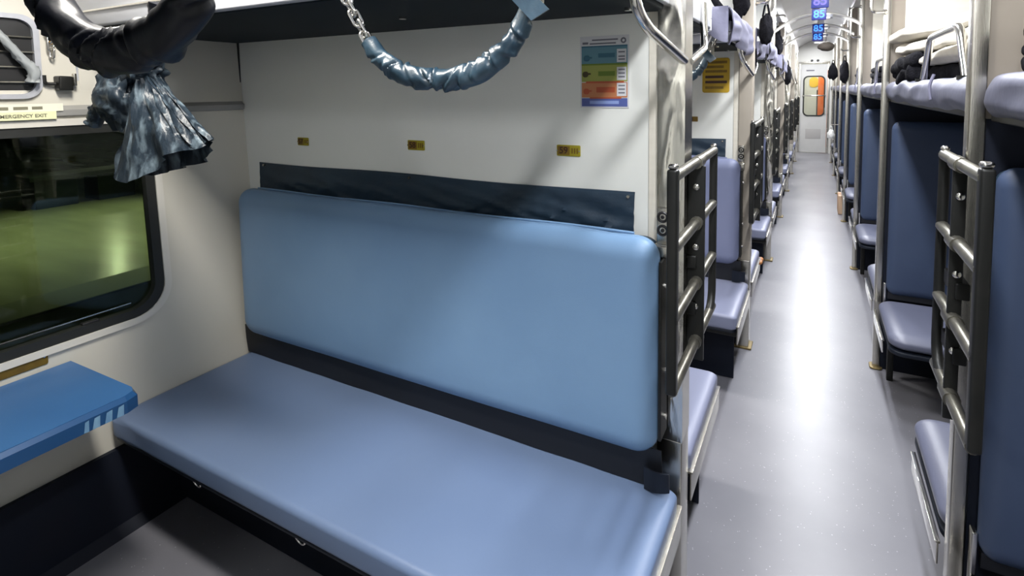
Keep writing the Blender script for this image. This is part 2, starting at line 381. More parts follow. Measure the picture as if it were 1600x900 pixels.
# partitions and posts on the right
for k in range(-1, NB):
    y = k*P+.07
    struct('wall_partition_side', G().box(2.70, 3.22, y, y+.03, 1.54, CZ+.13), CREAM if k > 0 else TAUPE, smooth=False, loc=(2.7, y, 1.54))
    struct('wall_partition_shade', G().box(2.64, 3.22, y, y+.03, 0, 1.54), KICK, smooth=False, loc=(2.7, y, 0))  # lower panel darkened: shadow below the berth put into its colour
    struct('post_panel', G().box(2.636, 2.70, y+.002, y+.028, 1.54, CZ+.13), TAUPE, smooth=False, loc=(2.66, y, 0))
    struct('post', G().box(2.603, 2.637, y-.008, y+.036, 0, CZ+.13, .004), STEEL, loc=(2.62, y, 0))
    struct('post_foot', G().rbox(2.588, 2.652, y-.03, y+.05, 0, .012, (.02, .02, .003), 3), POSTB, loc=(2.62, y, 0))

# ------------------------------------------------------------------ end bulkhead, vestibule and door
DX0, DX1, DZ = 1.955, 2.548, 2.19
g = G(); g.box(-.3, DX0-.03, Y1, Y1+.05, 0, 3.0); g.box(DX1+.03, 3.3, Y1, Y1+.05, 0, 3.0); g.box(DX0-.03, DX1+.03, Y1, Y1+.05, DZ+.03, 3.0)
struct('wall_end', g, ENDW, smooth=False)
g = G(); g.box(DX0-.05, DX0-.005, Y1-.02, Y1, 0, DZ+.05, .004); g.box(DX1+.005, DX1+.05, Y1-.02, Y1, 0, DZ+.05, .004); g.box(DX0-.05, DX1+.05, Y1-.021, Y1-.001, DZ+.005, DZ+.06, .004)
d = thing('door_1', None, None, (2.25, Y1, 0)); d['kind'] = 'structure'
mk('door_frame', g, STEEL, d)
po = rrect(2.035, 2.488, .925, 1.885, .10, 6)
yD = Y1+.012
ring = [(x, yD, z) for x, z in rrect(DX0, DX1, .012, DZ, .004, 6)]
mk('door_leaf', G().frame(ring, [(x, yD, z) for x, z in po], (0, .035, 0)), DOORM, d, angle=30)
mk('door_gasket', G().frame([(x, yD-.01, z) for x, z in rrect(2.015, 2.508, .905, 1.905, .115, 6)], [(x, yD-.01, z) for x, z in rrect(2.048, 2.475, .938, 1.872, .09, 6)], (0, .03, 0)), RUBBER, d)
mk('door_pane', G().prism([(x, yD+.02, z) for x, z in po], (0, .004, 0)), CLEARG, d)
mk('window_bar', G().box(2.0, 2.52, yD-.03, yD-.012, 1.40, 1.43, .006), CHROME, d)
mk('door_handle', G().tube(bend([(2.50, yD, .98), (2.50, yD-.05, .98), (2.50, yD-.05, 1.12), (2.50, yD, 1.12)], .02), .009), CHROME, d)
mk('door_sign', G().box(2.08, 2.26, yD-.006, yD-.002, 2.02, 2.05), PGREY, d)
mk('door_grille', G().box(2.09, 2.43, yD-.004, yD, .35, .60, .002), mat('door_vent', (.38, .37, .37), .4), d)
struct('wall_vestibule', G().box(1.4, 3.1, Y1+1.85, Y1+1.9, 0, 2.8), VESTW, smooth=False)
struct('wall_vestibule_left', G().box(1.4, 1.45, Y1+.05, Y1+1.85, 0, 2.8), VESTW, smooth=False)
struct('wall_vestibule_right', G().box(3.05, 3.1, Y1+.05, Y1+1.85, 0, 2.8), VESTW, smooth=False)
struct('ceiling_vestibule', G().box(1.4, 3.1, Y1+.05, Y1+1.9, 2.7, 2.75), VESTW, smooth=False)
v = thing('vestibule_door', 'orange door half open in the vestibule, behind the glazed end door', 'door', (2.40, Y1+1.4, 0))
mk('panel', G().box(2.355, 2.62, Y1+1.35, Y1+1.39, .01, 2.1, .004), ORANGE, v); mk('edge_strip', G().box(2.325, 2.353, Y1+1.35, Y1+1.40, .01, 1.55), BLACKP, v)
v = thing('vestibule_notice', 'round yellow notice on the vestibule wall, seen through the end door', 'sign', (2.27, Y1+1.85, 1.75))
mk('notice_board', G().rbox(2.14, 2.36, Y1+1.83, Y1+1.849, 1.62, 1.90, (.09, .004, .09), 5), mat('notice_yellow', (.85, .55, .03), .5), v)
cl = thing('vestibule_light', 'flat white ceiling lamp in the vestibule beyond the end door', 'lamp', (2.25, Y1+.95, 2.69))
mk('diffuser', G().box(2.05, 2.45, Y1+.75, Y1+1.15, 2.67, 2.70, .005), LAMPM, cl); area('vestibule_area', (2.25, Y1+.95, 2.66), .4, .4, 26, (1, .98, .92), cl)
sp = thing('speaker_eyes', 'pair of small round black speakers above the end door', 'speaker', (2.28, Y1, 2.26))
for dx in (-.065, .065): mk('speaker', G().cyl((2.265+dx, Y1-.03, 2.27), (2.265+dx, Y1, 2.27), .032), BLACKP, sp)
mk('mounting_rail', G().box(2.05, 2.50, Y1-.012, Y1, 2.235, 2.250), GREYF, sp)

# ------------------------------------------------------------------ lamps
def lamp(x, y, z, sx, sy, power, color, label, group):
    t = thing('ceiling_light', label, 'lamp', (x, y, z), group)
    mk('frame', G().frame([(x+a, y+b_, z) for a, b_ in rrect(-sx/2-.02, sx/2+.02, -sy/2-.02, sy/2+.02, .02, 3)], [(x+a, y+b_, z) for a, b_ in rrect(-sx/2, sx/2, -sy/2, sy/2, .012, 3)], (0, 0, -.022)), GREYF, t)
    mk('diffuser', G().rbox(x-sx/2, x+sx/2, y-sy/2, y+sy/2, z-.018, z, (.01, .01, .008), 2), LAMPM, t)
    if z != CZ: mk('stem', G().box(x-.03, x+.03, y-.03, y+.03, z-.001, 2.70), GREYF, t)
    area('lamp_area', (x, y, z-.024), sx*.95, sy*.95, power, color, t); return t
ORD = ['first', 'second', 'third', 'fourth', 'fifth', 'sixth', 'seventh', 'eighth', 'ninth', 'tenth', 'eleventh', 'twelfth', 'thirteenth', 'fourteenth', 'fifteenth', 'sixteenth']
for k in range(-2, 14):
    y = k*P/2
    lamp(2.345 if k < 4 else 2.31, y, 2.50 if k < 4 else 2.245 if k < 7 else 2.66, .13, .34 if k < 4 or k > 6 else .13, AISLE_W, AISLE_C, '%s small aisle ceiling lamp, counted from the camera end' % ORD[k+2], 'aisle ceiling lights')
for k in range(-1, NB):
    y = k*P+.5*P
    lamp(.95, y, CZ, .62, .16, BAY_W, BAY_C, 'long white lamp on the ceiling above the berths of the %s' % (['bay where the camera stands']+[w_+' bay ahead' for w_ in WORD])[k+1], 'bay ceiling lights')

# ------------------------------------------------------------------ outside: platform, track, bench
struct('ground_track', G().box(-4.3, -.5, -14, 16, -1.5, -1.3), TRACK, smooth=False)
struct('platform', G().box(-26, -4.2, -14, 30, -1.5, -.45), PLATF, smooth=False)
struct('platform_edge', G().box(-4.75, -4.18, -14, 22, -.449, -.42, .01), mat('platform_coping', (.10, .105, .085), .6), loc=(-4.4, 0, -.45))
struct('wall_station', G().box(-26, -25.8, -14, 30, -.45, 6), NIGHTW, smooth=False)
bn = thing('platform_bench', 'dark slab bench on block legs, out on the lit platform beyond the window', 'bench', (-10.4, 3.6, -.45))
mk('seat_slab', G().box(-10.75, -10.1, 2.55, 5.2, .06, .14, .01), DARKC, bn)
for y in (2.62, 3.55, 4.75): mk('leg', G().box(-10.7, -10.15, y, y+(.62 if y < 4 else .4), -.45, .06, .01), DARKC, bn)
bg = thing('platform_bin', 'pale slim post standing right behind the platform bench', 'post', (-11.2, 4.6, -.45))
mk('post', G().box(-11.3, -11.15, 4.52, 4.70, -.45, .2, .01), PALE, bg)

# ------------------------------------------------------------------ emergency window
wn = bpy.data.objects.new('window_1', None); COL.objects.link(wn); wn.location = (xw(1.1), -.93, 1.1); wn['kind'] = 'structure'
W3 = lambda pts, off: [(xw(z)+off, y, z) for y, z in pts]
def inset(d, r): return rrect(WY0+d, WY1-d, WZ0+d, WZ1-d, r, 8)
mk('outer_frame', G().frame(W3(inset(-.018, .135), .0), W3(inset(.006, .115), .0), (.010, 0, 0)), mat('frame_cream', (.62, .60, .55), .3), wn)
mk('gasket', G().frame(W3(inset(.0, .12), -.03), W3(inset(.038, .09), -.03), (.034, 0, 0)), RUBBER, wn)
mk('glass', G().prism(W3(inset(.03, .1), -.026), (.004, 0, 0)), GLASS, wn)
mk('slide_rail', G().tube([(xw(WZ0+.075)-.012, y, WZ0+.062) for y in (WY0+.1, WY1-.12)], .0035, 6), CHROME, wn)
mk('catch', G().box(xw(.8)-.02, xw(.8)+.0, -.66, -.61, WZ0+.030, WZ0+.046, .003), BLACKP, wn)

# ------------------------------------------------------------------ left bay: lower bench (prototype at the first partition, facing the camera)
def yy(s, y0):                       # distance t from the partition face -> y
    return (lambda t: y0-t) if s < 0 else (lambda t: y0+.05+t)
def span(f, a, b_): return min(f(a), f(b_)), max(f(a), f(b_))
def seat_disp(f):
    def d(q, c, h):
        x, y, z = q
        u, v_ = (x-c[0])/h[0], (y-c[1])/h[1]
        if z > c[2]: z += .006*(1-u**4)*(1-v_**4)+.003*nz((x, y, 0), 3.1)
        k = max(0, 1-abs(x-.05)/.16)
        y += .006*k*math.sin(z*160+x*30)*(1 if abs(v_) > .9 else 0)
        return x, y, z
    return d
def bench(s, y0, label, group, vm=None):
    f = yy(s, y0); t = thing('lower_berth', label, 'bench', (.95, f(.3), 0), group)
    a, b_ = span(f, .055, .612)
    mk('seat_cushion', G().rbox(-.022, 1.935, a, b_, .360, .442, (.042, .020, .018), 5, (24, 8, 1), seat_disp(f)), vm or VINYL, t, angle=60)
    a, b_ = span(f, .06, .605)
    mk('base_board', G().rbox(-.02, 1.93, a, b_, .344, .366, (.03, .03, .008), 3), NAVYB, t)
    a, b_ = span(f, .05, .60)
    mk('side_rail', G().box(1.936, 1.942, a, b_, .29, .385, .001).box(1.925, 1.946, a, b_, .380, .387, .001), STEEL, t)
    a, b_ = span(f, .53, .56)
    mk('front_beam', G().box(-.01, 1.93, a, b_, .312, .345, .004), DARKST, t)
    a, b_ = span(f, .40, .41)
    mk('under_seat_shade', G().box(-.0, 1.90, a, b_, .004, .344), KICK, t)  # added dark sheet standing in for the shade under the seat
    for x in (.46, .965, 1.5):
        lp = mk('hanging_ring', G().tube([(x+.019*math.cos(q), f(.585)+.006*math.sin(q), .333-.003-.022*math.sin(q)) for q in np.linspace(0, 2*math.pi, 20, endpoint=False)], .0025, 6, True), CHROME, t)
        mk('eyelet', G().cyl((x, f(.585), .345), (x, f(.585), .356), .006, 8), CHROME, lp)
    for x in (.5, 1.4): mk('bracket', G().prism([(x, f(.0), .35), (x, f(.5), .35), (x, f(.0), .12)], (.006, 0, 0)), DARKST, t)
    return t
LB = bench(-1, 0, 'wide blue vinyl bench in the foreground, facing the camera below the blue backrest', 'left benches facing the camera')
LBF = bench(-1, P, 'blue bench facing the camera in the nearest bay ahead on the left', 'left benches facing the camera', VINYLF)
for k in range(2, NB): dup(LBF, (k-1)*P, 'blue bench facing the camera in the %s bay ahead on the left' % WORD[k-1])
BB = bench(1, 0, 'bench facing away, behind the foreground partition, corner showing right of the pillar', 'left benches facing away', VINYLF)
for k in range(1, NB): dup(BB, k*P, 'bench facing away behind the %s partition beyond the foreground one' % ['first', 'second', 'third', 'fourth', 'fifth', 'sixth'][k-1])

# middle berth folded down as a backrest
def back_disp(q, c, h):
    x, y, z = q; u, v_ = (x-c[0])/h[0], (z-c[2])/h[2]
    if y < c[1]: y -= .010*(1-u**4)*(1-v_**4)+.003*nz((x, 0, z), 2.4, 3)
    if v_ > .8: z += .004*math.sin(x*17)*max(0, u) + .003*nz((x, 0, 0), 6)
    return x, y, z
def backrest(y0, label, vm=None):
    t = thing('middle_berth', label, 'backrest', (.95, y0-.03, .56), 'folded middle berths used as backrests')
    mk('back_cushion', G().rbox(.0, 1.882, y0-.128, y0-.04, .548, 1.198, (.075, .04, .065), 6, (24, 1, 10), back_disp), vm or VINYLB, t, angle=60)
    mk('back_board', G().rbox(.01, 1.872, y0-.045, y0-.02, .56, 1.18, (.05, .004, .05), 4), NAVY, t)
    mk('lower_flap', G().grid(lambda u, v: (-.01+1.905*u, y0-.088-.012*v+.004*nz((u*9, v, 0), 1.5), .445+.13*v), 40, 4, (0, .004, 0)), FLAP, t)
    mk('flap_end', G().grid(lambda u, v: (1.845+.075*u, y0-.104-.010*math.sin(u*3)-.006*v, .445+.072*v+.012*u*(1-v)), 6, 4, (0, .006, 0)), NAVYB, t)
    mk('top_piping', G().tube([(x, y0-.062, 1.196+.002*math.sin(x*9)) for x in np.linspace(.08, 1.80, 30)], .005, 6), vm or VINYLB, t)
    h = mk('hinge_arm', G().box(1.884, 1.893, y0-.10, y0-.03, .60, 1.13, .002), DARKST, t)
    for z in (.66, .80, 1.05): mk('bolt', G().cyl((1.892, y0-.065, z), (1.90, y0-.065, z), .009, 10), CHROME, h)
    mk('latch', G().box(1.86, 1.90, y0-.06, y0-.022, 1.13, 1.165, .004), STEEL, t)
    return t
MB = backrest(0, 'large blue padded backrest hanging above the foreground bench')
MBF = backrest(P, 'blue padded backrest above the bench of the nearest bay ahead', VINYLFB)
for k in range(2, 5): dup(MBF, (k-1)*P, 'blue padded backrest above the bench of the %s bay ahead' % WORD[k-1])

# navy vinyl strip screwed to the partition above the backrest
def strip(y0, label):
    t = thing('vinyl_strip', label, 'padding strip', (.9, y0, 1.17), 'vinyl strips above the backrests')
    def f(u, v):
        x = .012+1.772*u; z = 1.160+.143*v
        amp = .030*(1-v)**.6*min(1, .25+u*1.1); d = x*1.5+v*.9
        r = max(0, 1-2.6*abs(nz((d, v*.5, 0), 3.0, 5)))**2+.6*max(0, 1-3*abs(nz((d*1.7, v*.8, 0), 3.0, 15)))**2
        return (x, y0-.006-amp*r*.55, z-.003*math.sin(x*6)*v)
    mk('strip_cloth', G().grid(f, 160, 14, (0, .003, 0)), NAVY, t, angle=80)
    for x in (.05, .9, 1.765): mk('screw', G().cyl((x, y0-.016, 1.292), (x, y0-.005, 1.292), .005, 8), STEEL, t)
    return t
ST = strip(0, 'creased dark navy vinyl strip along the wall above the foreground backrest')
for k in range(1, 4): dup(ST, k*P, 'dark vinyl strip above the backrest of the %s bay ahead' % WORD[k-1])

# upper berth
def upper(s, y0, label, group):
    f = yy(s, y0); t = thing('upper_berth', label, 'berth', (.95, f(.31), 1.845), group)
    a, b_ = span(f, 0.002, .60)
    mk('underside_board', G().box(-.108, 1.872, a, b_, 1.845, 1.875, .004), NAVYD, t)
    a, b_ = span(f, .60, .625)
    mk('front_fascia', G().box(-.108, 1.89, a, b_, 1.848, 1.955, .006), GREYF, t)
    a, b_ = span(f, .60, .632)
    mk('fascia_bead', G().box(-.106, 1.89, a, b_, 1.895, 1.902, .002), CHROME, t)
    a, b_ = span(f, .02, .60)
    mk('end_fascia', G().box(1.872, 1.890, a, b_, 1.86, 1.955, .004), GREYF, t)
    a, b_ = span(f, .03, .60)
    mk('berth_cushion', G().rbox(-.10, 1.875, a, b_, 1.876, 1.975, (.05, .04, .035), 4, (8, 4, 1)), VINYL, t)
    mk('grab_rail', G().tube(bend([(1.895, f(.40), 1.93), (1.905, f(.385), 1.80), (1.915, f(.33), 1.762), (1.93, f(.012), 1.700)], .06, 6), .0135, 12), CHROME, t)
    for (x, tt) in ((1.80, .12), (1.80, .48), (1.15, .30)):
        mk('bolt', G().cyl((x, f(tt), 1.836), (x, f(tt), 1.846), .011, 10), CHROME, t)
    return t
UB = upper(-1, 0, 'navy underside of the upper berth across the top of the picture', 'left upper berths facing the camera')
upper(1, -P, 'upper berth over the camera side of the foreground bay, opposite the blue backrest', 'left upper berths facing away')
UBB = upper(1, 0, 'upper berth behind the foreground partition, grey end board showing right of the pillar', 'left upper berths facing away')
for k in range(1, NB):
    dup(UB, k*P, 'upper berth on the camera side of the %s partition beyond the foreground one' % ['first', 'second', 'third', 'fourth', 'fifth', 'sixth'][k-1])
    dup(UBB, k*P, 'upper berth on the far side of the %s partition beyond the foreground one' % ['first', 'second', 'third', 'fourth', 'fifth', 'sixth'][k-1])

# ladders on the pillars
def ladder(x, yn, yf, ym, zt, zb, sx, label, group, hw=.013, yp=None, cw=1.):
    t = thing('ladder', label, 'ladder', (x, ym, zb), group)
    mk('rail', G().box(x-hw, x+hw, yn-.015, yn+.015, zb-.005, zt+.02, .006), DARKST, t)
    mk('rail', G().tube(bend([(x, yf, zt+.012), (x, yf, zb+.01), (x, yf-.16, zb-.004)], .07), .013, 10), DARKST, t)
    mk('centre_bar', G().box(min(x-.028*sx*cw, x+.022*sx*cw), max(x-.028*sx*cw, x+.022*sx*cw), ym-.006, ym+.006, zb-.06, zt-.012, .002), DARKST, t)
    for i, z in enumerate(np.linspace(zt, zb, 4)):
        rg = mk('rung', G().cyl((x, yn, z), (x, yf, z+.004), .0145, 12), RUNG, t)
        mk('collar', G().cyl((x, ym-.03, z), (x, ym+.03, z), .0185, 12), RUNG, rg)
        if i < 3:
            zz = z-.075
            mk('bolt', G().rbox(x-.003*sx-.0095, x-.003*sx+.0095, ym-.012, ym-.004, zz-.0095, zz+.0095, (.0095, .005, .0095), 3), CHROME, t)
    mk('end_cap', G().rbox(x-.012, x+.012, yn-.012, yn+.012, zt+.02, zt+.034, (.008, .008, .008), 3), CHROME, t)
    mk('end_cap', G().rbox(x-.010, x+.010, yf-.010, yf+.010, zt+.012, zt+.028, (.008, .008, .008), 3), CHROME, t)
    yp = ym if yp is None else yp
    for zq in (zt-.3, zb+.1): mk('mount_stub', G().box(min(x, x-.029*sx), max(x, x-.029*sx), min(ym, yp)-.015, max(ym, yp)+.015, zq-.02, zq+.02, .004), DARKST, t)
    return t
LD = ladder(1.965, -.275, .30, .03, 1.405, .865, 1, 'dark steel ladder with grey rungs on the foreground pillar left of the aisle', 'ladders left of the aisle')
for k in range(1, NB): dup(LD, k*P, 'dark ladder on the %s pillar beyond the foreground one, left of the aisle' % ['first', 'second', 'third', 'fourth', 'fifth', 'sixth'][k-1])
ladder(2.573, -.235, .135, -.02, 1.438, .88, -1, 'dark steel ladder with worn rungs on the nearest post right of the aisle', None, .0125, .075, .55)

# charging sockets on the pillars
def socket(y0, label):
    t = thing('power_socket', label, 'socket', (1.875, y0-.022, 1.17), 'sockets on the pillars')
    mk('socket_plate', G().box(1.860, 1.895, y0-.036, y0-.022, 1.165, 1.272, .003), STEEL, t)
    for z in (1.245, 1.205):
        so = mk('outlet', G().tube([(1.878+.0135*math.cos(a), y0-.038, z+.0135*math.sin(a)) for a in np.linspace(0, 2*math.pi, 18, endpoint=False)], .004, 6, True), BLACKP, t)
        mk('outlet_core', G().cyl((1.878, y0-.040, z), (1.878, y0-.034, z), .0055, 8), BLACKP, so)
    mk('ledge', G().box(1.858, 1.898, y0-.055, y0-.022, 1.158, 1.168, .003), STEEL, t)
    return t
SK = socket(0, 'steel plate with two round sockets on the foreground pillar')
for k in (1, 2): dup(SK, k*P, 'two round sockets on the %s pillar beyond the foreground one' % ['first', 'second'][k-1])

# D-shaped steel grips high on the pillars
def grip(x, y, z, dx, label):
    t = thing('grab_handle', label, 'handle', (x, y, z), 'steel grips on the pillars')
    mk('bar', G().tube(bend([(x, y, z), (x+dx, y-.012, z), (x+dx, y-.012, z+.26), (x, y, z+.26)], .035), .008, 8), CHROME, t)
    for zz in (z, z+.26): mk('flange', G().cyl((x-.004*np.sign(dx), y+.004, zz), (x+.006*np.sign(dx), y, zz), .016, 10), CHROME, t)
    return t
grip(2.605, P+.06, 2.03, -.07, 'steel D grip high on the second post right of the aisle')
grip(2.605, 2*P+.06, 2.05, -.07, 'steel D grip high on the third post right of the aisle')
grip(2.605, 3*P+.06, 2.05, -.07, 'steel D grip high on the fourth post right of the aisle')
grip(1.937, P+.05, 2.13, .08, 'steel D grip high on the second pillar left of the aisle')
grip(1.937, 2*P+.05, 2.02, .08, 'steel D grip high on the third pillar left of the aisle')

# ------------------------------------------------------------------ chains in vinyl sleeves
LINK = None
def chain_link(parent, p, d, roll, scale=1.):
    global LINK
    if LINK is None:
        g = G(); pts = []
        for q in np.linspace(0, 2*math.pi, 20, endpoint=False):
            c_, s_ = math.cos(q), math.sin(q); pts.append((.0085*c_, 0, .0085*s_+(.010 if s_ >= 0 else -.010)))
        g.tube(pts, .003, 7, True)
        LINK = bpy.data.meshes.new('link'); LINK.from_pydata(g.v, [], g.f); LINK.materials.append(CHROME)
        LINK.polygons.foreach_set('use_smooth', [True]*len(LINK.polygons))
    o = bpy.data.objects.new('link', LINK); COL.objects.link(o); o.parent = parent
    M = Vector(d).normalized().to_track_quat('Z', 'Y').to_matrix().to_4x4() @ Matrix.Rotation(roll, 4, 'Z') @ Matrix.Scale(scale, 4)
    M.translation = Vector(p)-parent.location; o.matrix_local = M
def sleeve(path, r, seed, nseg, rad=None, folds=1.0):
    pts = smooth_path(path, nseg); N = len(pts); n = 28; g = G(); rings = []
    rnd = random.Random(seed*100); tot = sum((pts[i+1]-pts[i]).length for i in range(N-1))/r; creases = []; sp = .8
    while sp < tot:
        creases.append((sp, rnd.uniform(-1.5, 1.5), rnd.uniform(0, 6.28), rnd.uniform(.18, .40), rnd.uniform(.22, .55))); sp += rnd.uniform(.5, 1.5)
    ref = None; L = 0
    for i, p in enumerate(pts):
        if i: L += (p-pts[i-1]).length
        t = (pts[min(i+1, N-1)]-pts[max(i-1, 0)]).normalized()
        if ref is None: ref = Vector((0, 1, 0))
        ref = (ref-t*ref.dot(t)).normalized(); bn = t.cross(ref)
        R = r*(rad(i/(N-1)) if rad else 1)
        for k in range(n):
            a = 2*math.pi*k/n; s1 = L/r; q = 1.0
            for (sp, sl, ph, wd, dp) in creases:
                d_ = (s1-sp-sl*math.cos(a+ph))/wd
                if abs(d_) < 3: q += folds*dp*(-math.exp(-d_*d_)+.55*math.exp(-(d_-1.5)**2))*max(0, .35+.75*math.cos(a+ph*1.7))
            q += folds*.22*nz((s1*.45, math.cos(a)*1.2, math.sin(a)*1.2), 1.0, seed)
            rings.append(p+ref*(R*q*math.cos(a)*.85)+bn*(R*q*math.sin(a)))
    fs = []
    for i in range(N-1):
        for k in range(n): fs.append((i*n+k, i*n+(k+1) % n, (i+1)*n+(k+1) % n, (i+1)*n+k))
    fs += [tuple(range(n)), tuple((N-1)*n+k for k in range(n))]
    return g.add(rings, fs)
def sleeved_chain(y, label, group):
    A, B = Vector((1.290, y, 1.850)), Vector((1.372, y, 1.722))
    t = thing('berth_chain', label, 'chain', (1.55, y, 1.63), group)
    path = [(1.366, y, 1.730), (1.400, y, 1.695), (1.445, y, 1.668), (1.51, y-.003, 1.648), (1.58, y, 1.643), (1.65, y-.003, 1.652), (1.70, y, 1.678), (1.742, y, 1.712), (1.768, y, 1.750), (1.782, y, 1.785)]
    mk('sleeve', sleeve(path, .0205, 2.2, 20, lambda u: .92+.28*math.sin(u*math.pi)-.1*u, .9), DENIM, t, angle=70)
    mk('sleeve_end_flap', G().grid(lambda u, v: (1.752+.030*u+.045*v, y-.024+.012*u, 1.792-.045*v+.02*u), 4, 5, (0, .004, 0)), DENIM, t)
    n = 5
    for i in range(n):
        q = A.lerp(B, (i+.5)/n); chain_link(t, q, B-A, math.pi/2*(i % 2)+.5, 1.25)
    for i in range(3): chain_link(t, (1.792+.006*i, y, 1.795+.022*i), (.3, 0, 1), math.pi/2*(i % 2)+.4, 1.0)
    mk('hook_plate', G().rbox(1.785, 1.815, y-.010, y-.004, 1.765, 1.850, (.012, .002, .014), 3), RUNG, t)
    return t
CH = sleeved_chain(-.652, 'steel chain in a crinkled blue sleeve, looping down at top centre', 'sleeved berth chains')
dup(CH, P, 'sleeved chain below the upper berth of the nearest bay ahead, beside the yellow notice')
dup(CH, 2*P, 'sleeved chain below the upper berth of the second bay ahead, half hidden by the pillars')
lk = thing('steel_loop', 'long steel chain loop hanging from the upper berth beside the yellow notice', 'chain loop', (1.80, 1.2, 1.79))
mk('ring', G().tube([(x, 1.205, z) for x, z in [(1.797+.016*math.cos(a)+(.017 if math.sin(a) > 0 else -.017), 1.842+.016*math.sin(a)+(.034 if math.sin(a) > 0 else -.034)) for a in np.linspace(0, 2*math.pi, 24, endpoint=False)]], .006, 8, True), CHROME, lk)
mk('hook', G().tube(bend([(1.782, 1.205, 1.80), (1.79, 1.205, 1.765), (1.815, 1.205, 1.770)], .02), .008, 8), RUNG, lk)
# sleeve of the berth opposite, close to the lens, its shade painted in black
t = thing('berth_chain', 'thick chain sleeve, coloured black for shade, sagging across the top left corner', 'chain', (1.30, -1.12, 1.64), 'sleeved berth chains')
D = -1.12
path = [(1.075, D, 1.87), (1.130, D, 1.785), (1.19, D, 1.728), (1.27, D, 1.693), (1.34, D, 1.680), (1.41, D, 1.685), (1.475, D, 1.705), (1.53, D, 1.745), (1.56, D, 1.80), (1.575, D, 1.87)]
mk('sleeve', sleeve(path, .030, 6.1, 18, lambda u: .92+.22*math.sin(u*math.pi), .8), SLEEVED, t, angle=70)
for i in range(4): chain_link(t, (1.585+.004*i, D, 1.875+.024*i), (.2, 0, 1), math.pi/2*(i % 2), 1.0)
# knotted sleeve hanging at the window end
kn = thing('knotted_cover', 'crinkled blue chain cover tied in a knot, hanging before the window corner', 'cloth cover', (.49, -.665, 1.38))
Yk = -.665
def skirt(u, v):
    a = 2*math.pi*u; side = math.cos(a); wdt = .030+(.195 if side < 0 else .235)*v**1.1; pleat = 1+.22*v*math.sin(7*a+1.2)+.14*v*math.sin(12*a)
    x = .492+.012*v+wdt*side*(1.0+.06*math.sin(3*a)); dep = (.026+.055*v*(1-.75*abs(side)))*pleat
    z = 1.675-(.300-.110*max(0, side)**1.2+.012*max(0, -side))*v+.012*v*math.sin(5*a)
    return (x+.014*nz((x, z, a), 9, 2), Yk+dep*math.sin(a)+.016*nz((x, z, a), 11, 4), z)
mk('skirt', G().grid(skirt, 84, 22), KNOTM, kn, angle=70)
def blob(cx_, cz_, rx, ry, rz, seed, amp=.2, yo=0):
    def f(u, v):
        a, b_ = 2*math.pi*u, math.pi*v
        d = Vector((math.sin(b_)*math.cos(a), math.sin(b_)*math.sin(a), math.cos(b_))); q = 1+amp*nz(d, 2.2, seed)+.5*amp*nz(d, 5, seed+3)
        return (cx_+rx*d.x*q, Yk+yo+ry*d.y*q, cz_+rz*d.z*q)
    return f
mk('knot', G().grid(blob(.480, 1.688, .052, .045, .036, 3, .5), 36, 20), KNOTM, kn, angle=80)
mk('side_fold', G().grid(blob(.305, 1.605, .100, .05, .082, 8, .35), 40, 24), KNOTM, kn, angle=80)
mk('tail', sleeve([(.45, Yk, 1.69), (.36, Yk, 1.672), (.27, Yk, 1.63), (.21, Yk-.01, 1.565), (.168, Yk-.01, 1.528)], .026, 4, 7), KNOTM, kn, angle=70)
mk('hanger', sleeve([(.50, Yk, 1.70), (.56, Yk-.02, 1.77), (.60, Yk-.01, 1.87)], .030, 5, 6), SLEEVED, kn, angle=70)

# ------------------------------------------------------------------ things on the foreground partition
def plate(x0, x1, z0, z1, num, label, tilt=0.):
    t = thing('seat_number_plate', label, 'sign', ((x0+x1)/2, 0, (z0+z1)/2), 'seat number plates')
    mk('plate', G().rbox(x0, x1, -.004, -.0005, z0, z1, (.004, .001, .004), 2), YEL, t)
    xm = x0+(x1-x0)*.56
    mk('number_field', G().box(x0+.004, xm, -.005, -.003, z0+.004, z1-.004), PLF, t)
    text('number', num, (z1-z0)*.86, MAROON, t, ((x0+xm)/2+.002, -.0056, (z0+z1)/2), (1, 0, 0), (0, 0, 1))
    for i in range(3): mk('berth_mark', G().box(xm+.006+.009*i, xm+.011+.009*i, -.005, -.0035, z0+.009, z1-.009), BRASS, t)
    for x in (x0+.003, x1-.003): mk('rivet', G().cyl((x, -.007, (z0+z1)/2), (x, -.004, (z0+z1)/2), .0022, 8), CHROME, t)
plate(.272, .340, 1.390, 1.424, '57', 'yellow seat number plate 57, leftmost of the three on the partition')
plate(.889, .970, 1.397, 1.434, '58', 'yellow seat number plate 58, middle one of three on the partition')
plate(1.519, 1.603, 1.405, 1.441, '59', 'yellow seat number plate 59, below the poster')
ps = thing('notice_poster', 'white poster with teal, olive, orange and blue bands on the partition', 'poster', (1.684, 0, 1.674))
X0, X1, Z0, Z1 = 1.604, 1.764, 1.562, 1.784
mk('sheet', G().box(X0, X1, -.0025, -.0005, Z0, Z1), PAPER, ps, smooth=False)
def band(name, u0, u1, v0, v1, mt, d=.0032): return mk(name, G().box(X0+(X1-X0)*u0, X0+(X1-X0)*u1, -d, -.0022, Z0+(Z1-Z0)*v0, Z0+(Z1-Z0)*v1), mt, ps, smooth=False)
band('band', .03, .97, .615, .855, TEAL); band('band', .03, .97, .365, .595, OLIVE); band('band', .03, .97, .145, .355, ORNG); band('band', .03, .97, .02, .135, PBLUE)
band('rule', .03, .97, .845, .865, TEALD, .0036); band('rule', .03, .97, .595, .618, OLIVED, .0036); band('rule', .12, .90, .345, .372, ORNGD, .0036); band('rule', .2, .85, .128, .148, ORNGD, .0036)
band('text_line', .38, .72, .70, .76, TEALD, .0036); band('text_line', .38, .72, .445, .51, OLIVED, .0036); band('text_line', .34, .72, .215, .29, ORNGD, .0036); band('text_line', .2, .8, .055, .10, PBLUEL, .0036)
